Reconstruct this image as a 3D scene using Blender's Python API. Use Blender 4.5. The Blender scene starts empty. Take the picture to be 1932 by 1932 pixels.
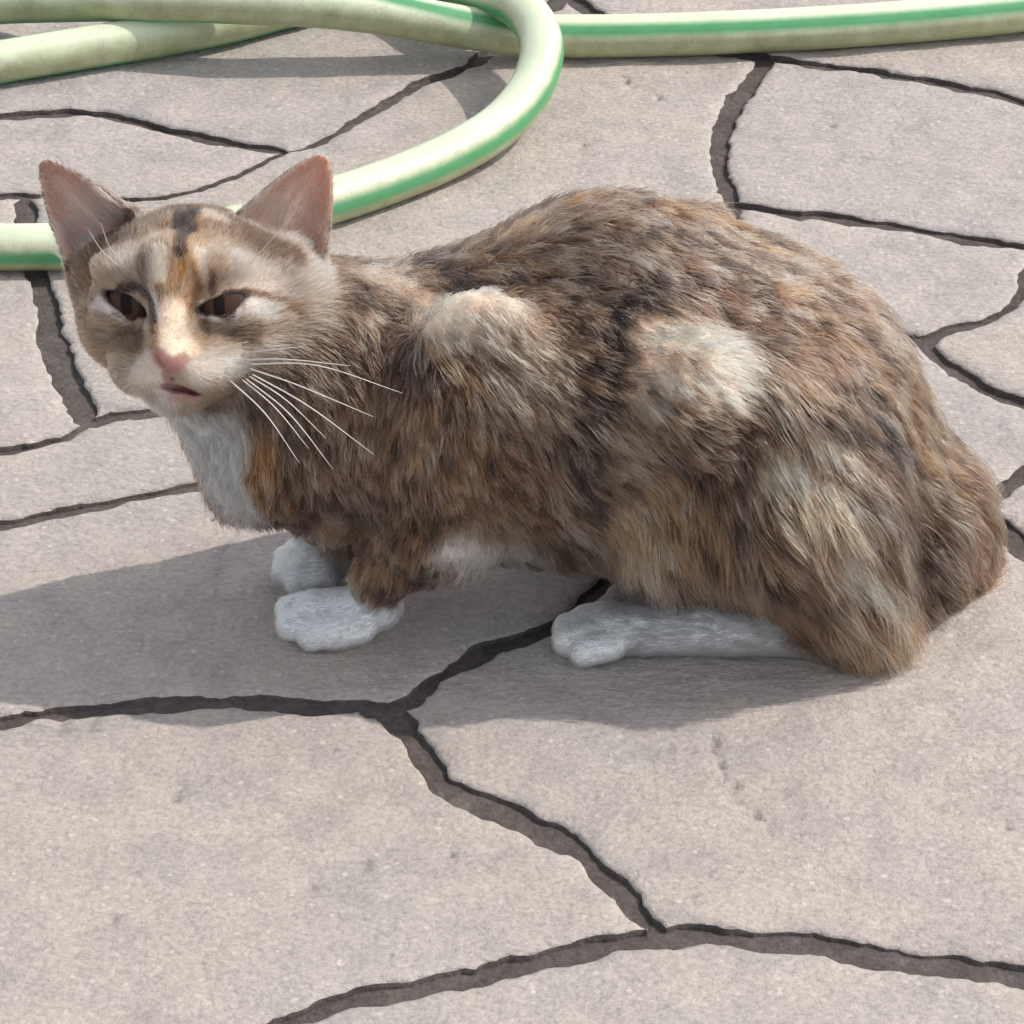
import bpy, bmesh, math, random
import numpy as np
from mathutils import Vector, Matrix
from mathutils.bvhtree import BVHTree
from mathutils.kdtree import KDTree
from mathutils.geometry import delaunay_2d_cdt

random.seed(7)
rng = np.random.default_rng(11)
scene = bpy.context.scene
COL = scene.collection

# ------------------------------------------------------------------ camera, sky, sun, exposure
PITCH = math.radians(33.0)
DIST = 1.80
FRAME_W = 0.45
W = 1932.0                                   # picture units used for tracing
FOV = 2 * math.atan(FRAME_W / 2 / DIST)
FWD = np.array([0.0, math.cos(PITCH), -math.sin(PITCH)])
UPV = np.array([0.0, math.sin(PITCH), math.cos(PITCH)])
RGT = np.array([1.0, 0.0, 0.0])
TARGET = np.array([0.0, 0.0, 0.04])
CAMP = TARGET - DIST * FWD
S = W / FRAME_W                              # picture units per metre at the target

cd = bpy.data.cameras.new('camera')
cam = bpy.data.objects.new('camera', cd)
COL.objects.link(cam)
cam.location = CAMP
cam.rotation_euler = (math.pi / 2 - PITCH, 0, 0)
cd.sensor_fit = 'HORIZONTAL'
cd.angle = FOV
cd.clip_start = 0.05
cd.clip_end = 500
scene.camera = cam

SUN_AZ = math.radians(11)                    # from +x towards +y (away from the camera)
SUN_EL = math.radians(50)
SUN_STRENGTH = 2.0
SKY_STRENGTH = 0.15
EXPOSURE = 0.54
sd = np.array([math.cos(SUN_EL) * math.cos(SUN_AZ), math.cos(SUN_EL) * math.sin(SUN_AZ), math.sin(SUN_EL)])
world = bpy.data.worlds.new('World')
scene.world = world
world.use_nodes = True
wn = world.node_tree.nodes
wl = world.node_tree.links
sky = wn.new('ShaderNodeTexSky')
sky.sky_type = 'NISHITA'
sky.sun_disc = False
sky.sun_elevation = SUN_EL
sky.dust_density = 1.4
sky.ozone_density = 0.6
sky.air_density = 1.0
sky.sun_rotation = math.atan2(sd[0], sd[1])
hs_ = wn.new('ShaderNodeHueSaturation')          # pale hazy sky
hs_.inputs['Saturation'].default_value = .30
wl.new(sky.outputs[0], hs_.inputs['Color'])
wl.new(hs_.outputs[0], wn['Background'].inputs[0])
wn['Background'].inputs[1].default_value = SKY_STRENGTH
ld = bpy.data.lights.new('sun', 'SUN')
ld.energy = SUN_STRENGTH
ld.angle = math.radians(0.55)
ld.color = (1.0, 0.945, 0.865)
sun = bpy.data.objects.new('sun', ld)
COL.objects.link(sun)
sun.location = (3, 2, 4)
sun.rotation_euler = Vector(sd).to_track_quat('Z', 'Y').to_euler()
vs = scene.view_settings
vs.view_transform = 'Standard'
vs.look = 'None'
vs.exposure = EXPOSURE
vs.gamma = 1
vs.use_curve_mapping = False
scene.render.engine = 'CYCLES'
scene.cycles.max_bounces = 4
scene.cycles.diffuse_bounces = 4
scene.cycles.transmission_bounces = 4
scene.cycles.use_denoising = True
scene.cycles.use_adaptive_sampling = True
scene.cycles.adaptive_threshold = .035
scene.cycles_curves.shape = 'RIBBONS'

# ------------------------------------------------------------------ helpers
TN = math.tan(FOV / 2)
def ray(u, v):
    d = FWD + (u / W - .5) * 2 * TN * RGT + (.5 - v / W) * 2 * TN * UPV
    return d
def on_z(u, v, z=0.0):
    d = ray(u, v)
    return CAMP + d * ((z - CAMP[2]) / d[2])
def on_y(u, v, y):
    d = ray(u, v)
    return CAMP + d * ((y - CAMP[1]) / d[1])
def at_uyz(u, y, z):
    p = np.array([0, y, z], float)
    depth = float(np.dot(p - CAMP, FWD))
    p[0] = (u / W - .5) * 2 * TN * depth
    return p
def pxm(p):                                  # metres per picture unit at point p
    return float(np.dot(p - CAMP, FWD)) / DIST / S
def project(P):
    q = P - CAMP
    dep = q @ FWD
    return np.stack([(q @ RGT / dep / (2 * TN) + .5) * W, (.5 - q @ UPV / dep / (2 * TN)) * W], -1)

def tag(o, label=None, cat=None, group=None, kind=None):
    if label: o['label'] = label
    if cat: o['category'] = cat
    if group: o['group'] = group
    if kind: o['kind'] = kind
    return o
def link(name, me, mat=None, parent=None):
    o = bpy.data.objects.new(name, me)
    COL.objects.link(o)
    if mat: me.materials.append(mat)
    if parent: o.parent = parent
    return o
def new_mat(name):
    m = bpy.data.materials.new(name)
    m.use_nodes = True
    nt = m.node_tree
    return m, nt, nt.nodes['Principled BSDF']
def N(nt, typ, **kw):
    n = nt.nodes.new(typ)
    for k, v in kw.items(): setattr(n, k, v)
    return n
def noise(nt, vec, scale, detail=4, rough=.55):
    n = N(nt, 'ShaderNodeTexNoise')
    n.inputs['Scale'].default_value = scale
    n.inputs['Detail'].default_value = detail
    n.inputs['Roughness'].default_value = rough
    nt.links.new(vec, n.inputs['Vector'])
    return n.outputs['Fac']
def ramp(nt, fac, stops):
    r = N(nt, 'ShaderNodeValToRGB')
    e = r.color_ramp.elements
    while len(e) < len(stops): e.new(.5)
    for x, (p, c) in zip(e, stops):
        x.position = p
        x.color = (*c, 1) if len(c) == 3 else c
    nt.links.new(fac, r.inputs[0])
    return r.outputs['Color']
def mix(nt, fac, a, b, mode='MIX'):
    m = N(nt, 'ShaderNodeMix', data_type='RGBA', blend_type=mode)
    for sock, val in ((m.inputs['Factor'], fac), (m.inputs[6], a), (m.inputs[7], b)):
        if isinstance(val, (int, float)): sock.default_value = val
        elif isinstance(val, tuple): sock.default_value = (*val, 1)
        else: nt.links.new(val, sock)
    return m.outputs[2]
def math_(nt, op, a, b=None):
    m = N(nt, 'ShaderNodeMath', operation=op)
    for sock, val in ((m.inputs[0], a), (m.inputs[1], b)):
        if val is None: continue
        if isinstance(val, (int, float)): sock.default_value = val
        else: nt.links.new(val, sock)
    return m.outputs[0]
_lat = rng.random((32, 32, 32)).astype(np.float32)
def vnoise(P, scale, octaves=3):
    out = np.zeros(len(P)); amp = 1.; tot = 0.
    for o in range(octaves):
        q = P * scale * 2 ** o + 17.3 * o + 100
        i = np.floor(q).astype(int); f = q - i; f = f * f * (3 - 2 * f)
        i &= 31; j = (i + 1) & 31
        def L(a, b, c): return _lat[a, b, c]
        x0, y0, z0 = i.T; x1, y1, z1 = j.T
        fx, fy, fz = f.T
        v = ((L(x0, y0, z0) * (1 - fx) + L(x1, y0, z0) * fx) * (1 - fy) + (L(x0, y1, z0) * (1 - fx) + L(x1, y1, z0) * fx) * fy) * (1 - fz) + \
            ((L(x0, y0, z1) * (1 - fx) + L(x1, y0, z1) * fx) * (1 - fy) + (L(x0, y1, z1) * (1 - fx) + L(x1, y1, z1) * fx) * fy) * fz
        out += amp * (v * 2 - 1); tot += amp; amp *= .5
    return out / tot

# ------------------------------------------------------------------ ground: joint bed and paving stones
def stone_material():
    m, nt, bs = new_mat('paving_stone')
    tc = N(nt, 'ShaderNodeNewGeometry').outputs['Position']
    big = noise(nt, tc, 5, 4, .55)
    mid = noise(nt, tc, 38, 4, .6)
    fine = noise(nt, tc, 330, 4, .75)
    mp = N(nt, 'ShaderNodeMapping'); mp.inputs['Scale'].default_value = (1, 2.6, 1); mp.inputs['Rotation'].default_value = (0, 0, .5)
    nt.links.new(tc, mp.inputs[0])
    streak = noise(nt, mp.outputs[0], 42, 5, .65)
    c = ramp(nt, big, [(.3, (.40, .365, .350)), (.5, (.425, .38, .35)), (.7, (.405, .373, .36))])
    c = mix(nt, .5, c, ramp(nt, mid, [(.3, (.36, .36, .37)), (.5, (.5, .5, .5)), (.72, (.62, .605, .58))]), 'OVERLAY')
    c = mix(nt, .55, c, ramp(nt, fine, [(.3, (.28, .28, .28)), (.5, (.5, .5, .5)), (.72, (.70, .70, .70))]), 'OVERLAY')
    vor = N(nt, 'ShaderNodeTexVoronoi'); vor.inputs['Scale'].default_value = 240
    nt.links.new(tc, vor.inputs['Vector'])
    pick = math_(nt, 'GREATER_THAN', N(nt, 'ShaderNodeSeparateColor').outputs[0], .9)
    sep = nt.nodes[-2] if False else None
    sc_ = N(nt, 'ShaderNodeSeparateColor'); nt.links.new(vor.outputs['Color'], sc_.inputs[0])
    pick = math_(nt, 'GREATER_THAN', sc_.outputs[0], .84)
    near = math_(nt, 'LESS_THAN', vor.outputs['Distance'], .30)
    c = mix(nt, math_(nt, 'MULTIPLY', math_(nt, 'MULTIPLY', pick, near), .38), c, (.66, .62, .59))
    pick2 = math_(nt, 'LESS_THAN', sc_.outputs[1], .07)
    c = mix(nt, math_(nt, 'MULTIPLY', math_(nt, 'MULTIPLY', pick2, near), .22), c, (.17, .15, .14))
    oi = N(nt, 'ShaderNodeObjectInfo').outputs['Random']
    c = mix(nt, .35, c, ramp(nt, oi, [(0, (.44, .44, .46)), (.5, (.5, .495, .49)), (1, (.57, .54, .50))]), 'OVERLAY')
    at = N(nt, 'ShaderNodeAttribute', attribute_name='recess_tone')
    c = mix(nt, at.outputs['Fac'], c, (.20, .18, .175))
    nt.links.new(c, bs.inputs['Base Color'])
    bs.inputs['Roughness'].default_value = .82
    bs.inputs['Specular IOR Level'].default_value = .25
    h = math_(nt, 'ADD', math_(nt, 'MULTIPLY', streak, 1.1), math_(nt, 'ADD', math_(nt, 'MULTIPLY', fine, .28), math_(nt, 'MULTIPLY', noise(nt, tc, 120, 3, .6), .5)))
    b = N(nt, 'ShaderNodeBump'); b.inputs['Strength'].default_value = .85; b.inputs['Distance'].default_value = .0030
    nt.links.new(h, b.inputs['Height']); nt.links.new(b.outputs[0], bs.inputs['Normal'])
    return m
def bed_material():
    m, nt, bs = new_mat('joint_mortar')
    tc = N(nt, 'ShaderNodeNewGeometry').outputs['Position']
    c = ramp(nt, noise(nt, tc, 55, 5, .7), [(.3, (.070, .057, .051)), (.55, (.105, .087, .079)), (.75, (.165, .142, .130))])
    c = mix(nt, .6, c, ramp(nt, noise(nt, tc, 380, 3, .7), [(.3, (.25, .25, .25)), (.7, (.74, .74, .74))]), 'OVERLAY')
    nt.links.new(c, bs.inputs['Base Color'])
    bs.inputs['Roughness'].default_value = .95
    b = N(nt, 'ShaderNodeBump'); b.inputs['Strength'].default_value = .8; b.inputs['Distance'].default_value = .003
    nt.links.new(noise(nt, tc, 160, 5, .7), b.inputs['Height']); nt.links.new(b.outputs[0], bs.inputs['Normal'])
    return m
M_STONE = stone_material(); M_BED = bed_material()

JD = .0034                                    # joint depth
def build_ground():
    xs = np.concatenate([[-40, -12, -4, -2], np.linspace(-1.2, 1.2, 121), [2, 4, 12, 40]])
    ys = np.concatenate([[-40, -12, -4, -2], np.linspace(-1.2, 1.8, 151), [3, 6, 14, 60]])
    X, Y = np.meshgrid(xs, ys, indexing='ij')
    P = np.stack([X.ravel(), Y.ravel(), np.zeros(X.size)], 1)
    Z = -JD + .0012 * vnoise(P, 60, 3)
    P[:, 2] = Z
    nx, ny = len(xs), len(ys)
    i, j = np.meshgrid(np.arange(nx - 1), np.arange(ny - 1), indexing='ij')
    a = (i * ny + j).ravel()
    F = np.stack([a, a + ny, a + ny + 1, a + 1], 1)
    me = bpy.data.meshes.new('ground'); me.from_pydata(P.tolist(), [], F.tolist())
    for p in me.polygons: p.use_smooth = True
    g = link('ground', me, M_BED)
    tag(g, 'dark recessed mortar bed showing between the paving stones', 'ground', kind='structure')
    return g
ground = build_ground()

NODES = {'A': (735, 1336), 'B': (1250, 1768), 'C': (1388, 388), 'D': (1452, 110), 'F': (1738, 643), 'G': (165, 800), 'H': (545, 285),
         'Q': (45, 368), 'K1': (640, 720), 'K2': (1000, 640), 'K3': (1000, 800), 'K4': (1250, 1000), 'K5': (1800, 968), 'K6': (1500, 600),
         'M': (1965, 466), 'O': (1066, -12), 'X': (2120, 800),
         'l1': (-700, 1440), 'l2': (-700, 1080), 'l3': (-700, 905), 'l4': (-700, 400), 'l5': (-700, 232), 'b1': (330, 2200), 'r1': (2620, 1900),
         'r2': (2620, 1180), 'r3': (2620, 770), 'r4': (2620, 480), 'r5': (2620, 320), 't1': (1080, -420),
         'c1': (-700, -420), 'c2': (2620, -420), 'c3': (2620, 2200), 'c4': (-700, 2200)}
EDGES = [  # (from, to, [(x, y)...], joint width in picture units at start, end)
    ('A', 'l1', [(690, 1333), (560, 1330), (470, 1322), (380, 1322), (260, 1328), (150, 1338), (60, 1350), (0, 1360)], 34, 22),
    ('A', 'K4', [(800, 1302), (835, 1275), (870, 1245), (950, 1213), (1040, 1190), (1130, 1110)], 36, 30),
    ('A', 'B', [(765, 1378), (800, 1425), (835, 1475), (900, 1508), (960, 1533), (1060, 1577), (1105, 1605), (1130, 1640), (1180, 1690), (1215, 1735)], 54, 42),
    ('B', 'b1', [(1190, 1772), (1100, 1790), (960, 1825), (850, 1848), (700, 1878), (600, 1902), (560, 1920), (500, 1945)], 34, 36),
    ('B', 'r1', [(1330, 1765), (1450, 1776), (1580, 1783), (1680, 1808), (1800, 1822), (1932, 1838)], 40, 40),
    ('C', 'D', [(1368, 345), (1352, 300), (1358, 262), (1375, 225), (1392, 185), (1420, 150)], 50, 52),
    ('C', 'M', [(1450, 393), (1510, 404), (1560, 406), (1630, 416), (1700, 425), (1770, 437), (1850, 452), (1932, 462)], 20, 32),
    ('C', 'K6', [(1400, 440)], 40, 40),
    ('K6', 'F', [(1620, 625)], 26, 40),
    ('F', 'M', [(1790, 622), (1840, 608), (1893, 592), (1920, 568), (1933, 530)], 26, 26),
    ('F', 'X', [(1775, 683), (1810, 702), (1850, 732), (1890, 748), (1932, 762)], 34, 40),
    ('K5', 'X', [(1866, 932), (1895, 922), (1932, 887), (2000, 850)], 26, 32),
    ('K5', 'r2', [(1870, 988), (1910, 1012), (1945, 1045)], 60, 50),
    ('K4', 'K5', [(1500, 980)], 30, 40),
    ('X', 'r3', [], 40, 40), ('M', 'r4', [], 30, 30),
    ('D', 'r5', [(1550, 121), (1620, 128), (1690, 143), (1780, 156), (1880, 178), (1932, 192)], 26, 30),
    ('D', 'O', [(1300, 80), (1150, 40)], 40, 36), ('O', 't1', [], 40, 40),
    ('O', 'H', [(1000, 40), (930, 95), (880, 122), (845, 138), (790, 152), (745, 178), (720, 198), (660, 236), (600, 268)], 46, 12),
    ('H', 'l5', [(510, 280), (450, 268), (390, 258), (340, 246), (270, 232), (200, 214), (110, 212), (0, 220)], 28, 22),
    ('H', 'Q', [(470, 318), (390, 352), (300, 372), (170, 372), (85, 369)], 9, 16),
    ('Q', 'l4', [(0, 366)], 16, 18),
    ('Q', 'G', [(48, 450), (80, 545), (92, 590), (88, 625), (110, 670), (128, 720), (150, 765)], 62, 66),
    ('G', 'l3', [(120, 825), (60, 838), (0, 850)], 20, 20),
    ('G', 'K1', [(200, 786), (260, 778), (340, 768)], 34, 20),
    ('K1', 'K2', [], 20, 20), ('K2', 'K6', [], 24, 24), ('K2', 'K3', [], 24, 24), ('K3', 'K4', [], 24, 24),
    ('K3', 'l2', [(700, 862), (400, 908), (300, 928), (200, 948), (100, 966), (0, 987)], 26, 26),
    ('l1', 'l2', [], 20, 20), ('l2', 'l3', [], 20, 20), ('l3', 'l4', [], 20, 20), ('l4', 'l5', [], 20, 20), ('l5', 'c1', [], 20, 20), ('c1', 't1', [], 20, 20),
    ('t1', 'c2', [], 20, 20), ('c2', 'r5', [], 20, 20), ('r5', 'r4', [], 20, 20), ('r4', 'r3', [], 20, 20), ('r3', 'r2', [], 20, 20), ('r2', 'r1', [], 20, 20),
    ('r1', 'c3', [], 20, 20), ('c3', 'b1', [], 20, 20), ('b1', 'c4', [], 20, 20), ('c4', 'l1', [], 20, 20)]

EDGES = [(a, b, p, w0 * .78, w1 * .78) for a, b, p, w0, w1 in EDGES]
def paving_polys():
    half = {}
    for a, b, pts, w0, w1 in EDGES:
        P = [NODES[a]] + list(pts) + [NODES[b]]
        G_ = np.array([on_z(*p)[:2] for p in P])
        # resample finely
        seg = np.linalg.norm(np.diff(G_, axis=0), axis=1); t = np.concatenate([[0], np.cumsum(seg)])
        n = max(2, int(t[-1] / .0035)); tt = np.linspace(0, t[-1], n + 1)
        R_ = np.stack([np.interp(tt, t, G_[:, 0]), np.interp(tt, t, G_[:, 1])], 1)
        Rs = R_.copy()
        for _ in range(2): Rs[1:-1] = (Rs[:-2] + 2 * Rs[1:-1] + Rs[2:]) / 4
        tg = np.gradient(Rs, axis=0); tg /= np.maximum(np.linalg.norm(tg, axis=1, keepdims=True), 1e-9)
        sp = math.sin(PITCH); w = np.interp(tt, [0, t[-1]], [w0, w1]) / S * np.sqrt(tg[:, 0] ** 2 + (sp * tg[:, 1]) ** 2) / sp
        if a[0] in 'lrbtc' and b[0] in 'lrbtc': pass
        half[(a, b)] = (Rs, w); half[(b, a)] = (Rs[::-1], w[::-1])
    out = {}
    for (a, b) in half: out.setdefault(a, []).append(b)
    for a in out:
        def ang(b):
            R_ = half[(a, b)][0]; d = R_[min(3, len(R_) - 1)] - R_[0]
            return math.atan2(d[1], d[0])
        out[a].sort(key=ang)
    seen = set(); faces = []
    for e in list(half):
        if e in seen: continue
        cyc = []; cur = e
        while cur not in seen:
            seen.add(cur); cyc.append(cur)
            a, b = cur; nb = out[b]; k = nb.index(a)
            cur = (b, nb[(k - 1) % len(nb)])
        P = np.concatenate([half[c][0][:-1] for c in cyc]); Wd = np.concatenate([half[c][1][:-1] for c in cyc])
        area = .5 * np.sum(P[:, 0] * np.roll(P[:, 1], -1) - P[:, 1] * np.roll(P[:, 0], -1))
        if area > 0: faces.append((P, Wd))
    return faces

def inset(P, w):
    n = len(P)
    d = np.roll(P, -1, 0) - P
    d /= np.maximum(np.linalg.norm(d, axis=1, keepdims=True), 1e-9)
    nrm = np.stack([-d[:, 1], d[:, 0]], 1)
    a = nrm + np.roll(nrm, 1, 0)
    l = np.linalg.norm(a, axis=1, keepdims=True)
    a = a / np.maximum(l, .35) * np.minimum(2 / np.maximum(l, .35), 1.8)
    return P + a * (w / 2)[:, None] * .5 * 1.0 if False else P + a * (w / 2)[:, None]

def in_poly(Q, P):
    x, y = Q.T; c = np.zeros(len(Q), bool)
    x0, y0 = P.T; x1, y1 = np.roll(P, -1, 0).T
    for i in range(len(P)):
        cond = ((y0[i] > y) != (y1[i] > y)) & (x < (x1[i] - x0[i]) * (y - y0[i]) / (y1[i] - y0[i] + 1e-12) + x0[i])
        c ^= cond
    return c
def seg_dist(Q, P):
    best = np.full(len(Q), 9.); A = P; B = np.roll(P, -1, 0)
    for a, b in zip(A, B):
        ab = b - a; t = np.clip(((Q - a) @ ab) / (ab @ ab + 1e-12), 0, 1)
        best = np.minimum(best, np.linalg.norm(Q - a - t[:, None] * ab, axis=1))
    return best
PITS = [(210, 1735, 14), (590, 1672, 16), (690, 1630, 12), (120, 1370, 22), (170, 1368, 14), (850, 1610, 6), (1570, 235, 12), (1425, 1535, 14), (1350, 1400, 10),
        (1360, 1440, 10), (1385, 1480, 12), (1180, 150, 9), (1240, 185, 7), (900, 310, 8), (400, 980, 5), (1100, 275, 5), (330, 1500, 12), (1900, 1560, 9)]
PITP = np.array([on_z(u, v)[:2] for u, v, r in PITS]); PITR = np.array([r for _, _, r in PITS]) / S
HAIRLINES = [[(1345, 1395), (1352, 1430), (1375, 1480), (1405, 1525), (1460, 1575)], [(400, 1095), (430, 1030), (455, 975)], [(1165, 140), (1210, 165), (1260, 190)]]
def dense2(L, step=.0022):
    G_ = np.array([on_z(*p)[:2] for p in L]); sg = np.linalg.norm(np.diff(G_, axis=0), axis=1); t = np.concatenate([[0], np.cumsum(sg)])
    tt = np.arange(0, t[-1], step); P_ = np.stack([np.interp(tt, t, G_[:, 0]), np.interp(tt, t, G_[:, 1])], 1)
    q = np.concatenate([P_, np.zeros((len(P_), 1))], 1)
    return P_ + .004 * np.stack([vnoise(q, 110, 2), vnoise(q + 8, 110, 2)], 1)
HAIR3 = [dense2(h) for h in HAIRLINES]
def hair_dist(V2):
    best = np.full(len(V2), 9.)
    for h in HAIR3:
        for p in h: best = np.minimum(best, np.linalg.norm(V2 - p, axis=1))
    return best
def build_stone(P, w, spacing, idx, rough=True):
    Q = inset(P, w)
    ok = seg_dist(Q, P) > .82 * w / 2
    if ok.sum() > 8: Q = Q[ok]
    q3 = np.concatenate([Q, np.zeros((len(Q), 1))], 1)
    if rough:
        off = np.stack([vnoise(q3 + idx * 3.1, 70, 3), vnoise(q3 + idx * 3.1 + 50, 70, 3)], 1)
        Q = Q + off * .0035
        off = np.stack([vnoise(q3 + idx * 1.7 + 9, 260, 2), vnoise(q3 + idx * 1.7 + 70, 260, 2)], 1)
        Q = Q + off * .0016
    rings = [Q]
    ins = inset(Q, np.full(len(Q), .0040))
    lo, hi = Q.min(0), Q.max(0)
    gx, gy = np.meshgrid(np.arange(lo[0], hi[0], spacing), np.arange(lo[1], hi[1], spacing), indexing='ij')
    G_ = np.stack([gx.ravel(), gy.ravel()], 1) + rng.uniform(-.3, .3, (gx.size, 2)) * spacing
    G_ = G_[in_poly(G_, Q)]
    if len(G_): G_ = G_[seg_dist(G_, Q) > .004]
    ok = in_poly(ins, Q) & (seg_dist(ins, Q) > .0015)
    ex = []
    for c, rr in zip(PITP, PITR): ex += [c + rr * k_ * np.array([math.cos(a_), 1.3 * math.sin(a_)]) for k_ in (.02, .6, 1.2, 1.8) for a_ in np.arange(7) * .9]
    for hl_ in HAIR3: ex += [p_ + np.array([0, o_]) + rng.normal(size=2) * .0004 for p_ in hl_ for o_ in (-.003, -.0011, 0, .0011, .003)]
    ex = np.array(ex); ex = ex[in_poly(ex, Q)]
    if len(ex): ex = ex[seg_dist(ex, Q) > .003]
    pts = np.concatenate([Q, ins[ok], G_, ex])
    nb = len(Q)
    r = delaunay_2d_cdt([Vector(p) for p in pts], [(i, (i + 1) % nb) for i in range(nb)], [], 1, 1e-6)
    V2 = np.array([tuple(v) for v in r[0]]); T = [tuple(f) for f in r[2]]
    dist = seg_dist(V2, Q)
    p3 = np.concatenate([V2, np.zeros((len(V2), 1))], 1)
    z = .0011 * vnoise(p3, 14, 2) + .0011 * vnoise(p3 * [1, 1.8, 1], 48, 3)
    edge = np.clip(1 - dist / .0025, 0, 1)
    z = z - .0011 * edge ** 2 * (1 + .5 * vnoise(p3, 90, 2))
    for c, rr in zip(PITP, PITR):
        z -= .0020 * np.exp(-(((V2 - c) / [1, 1.3]) ** 2).sum(1) / rr ** 2)
    hd_ = hair_dist(V2)
    z -= .0009 * np.exp(-(hd_ / .0012) ** 2)
    verts = np.concatenate([V2, z[:, None]], 1)
    # side wall
    em = {}
    for f in T:
        for i in range(3):
            e = (f[i], f[(i + 1) % 3])
            if (e[1], e[0]) in em: del em[(e[1], e[0])]
            else: em[e] = 1
    bv = sorted({a for e in em for a in e}); mp = {a: len(verts) + i for i, a in enumerate(bv)}
    low = verts[bv].copy(); low[:, 2] = -JD - .004
    verts = np.concatenate([verts, low])
    F = [list(f) for f in T] + [[e[1], e[0], mp[e[0]], mp[e[1]]] for e in em]
    me = bpy.data.meshes.new('paving_stone')
    me.from_pydata(verts.tolist(), [], F)
    for i, p in enumerate(me.polygons): p.use_smooth = True
    at = me.attributes.new('recess_tone', 'FLOAT', 'POINT')  # darker colour in pits and along hairline cracks
    st = np.zeros(len(verts))
    for c, rr in zip(PITP, PITR): st = np.maximum(st, .35 * np.exp(-(((verts[:, :2] - c) / [1, 1.3]) ** 2).sum(1) / rr ** 2))
    st[:len(V2)] = np.maximum(st[:len(V2)], .4 * np.exp(-(hd_ / .0011) ** 2))
    at.data.foreach_set('value', st)
    ob = link('paving_stone', me, M_STONE, ground)
    me.materials.append(M_BED)
    mi = np.zeros(len(F), np.int32); mi[len(T):] = 1
    me.polygons.foreach_set('material_index', mi)
    return ob
faces = paving_polys()
for i, (P, w) in enumerate(faces): build_stone(P, w, .0075, i)
# rougher ring of stones beyond the picture
ringp = np.array([on_z(*NODES[k])[:2] for k in ('c1', 'l5', 'l4', 'l3', 'l2', 'l1', 'c4', 'b1', 'c3', 'r1', 'r2', 'r3', 'r4', 'r5', 'c2', 't1')])
cen = ringp.mean(0)
def dens(P, n=4): return np.concatenate([a + (b - a) * np.linspace(0, 1, n, endpoint=False)[:, None] for a, b in zip(P, np.roll(P, -1, 0))])
prev = ringp; k = 100
for f in (1.45, 2.0, 2.7):
    cur = cen + (ringp - cen) * f + rng.uniform(-.05, .05, ringp.shape) * f
    for a in range(0, len(ringp), 1):
        b = (a + 1) % len(ringp)
        q = np.array([prev[a], prev[b], cur[b], cur[a]])
        area = .5 * np.sum(q[:, 0] * np.roll(q[:, 1], -1) - q[:, 1] * np.roll(q[:, 0], -1))
        if area < 0: q = q[::-1]
        q = dens(q, 14); k += 1
        build_stone(q, np.full(len(q), .009), .05, k)
    prev = cur

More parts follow.
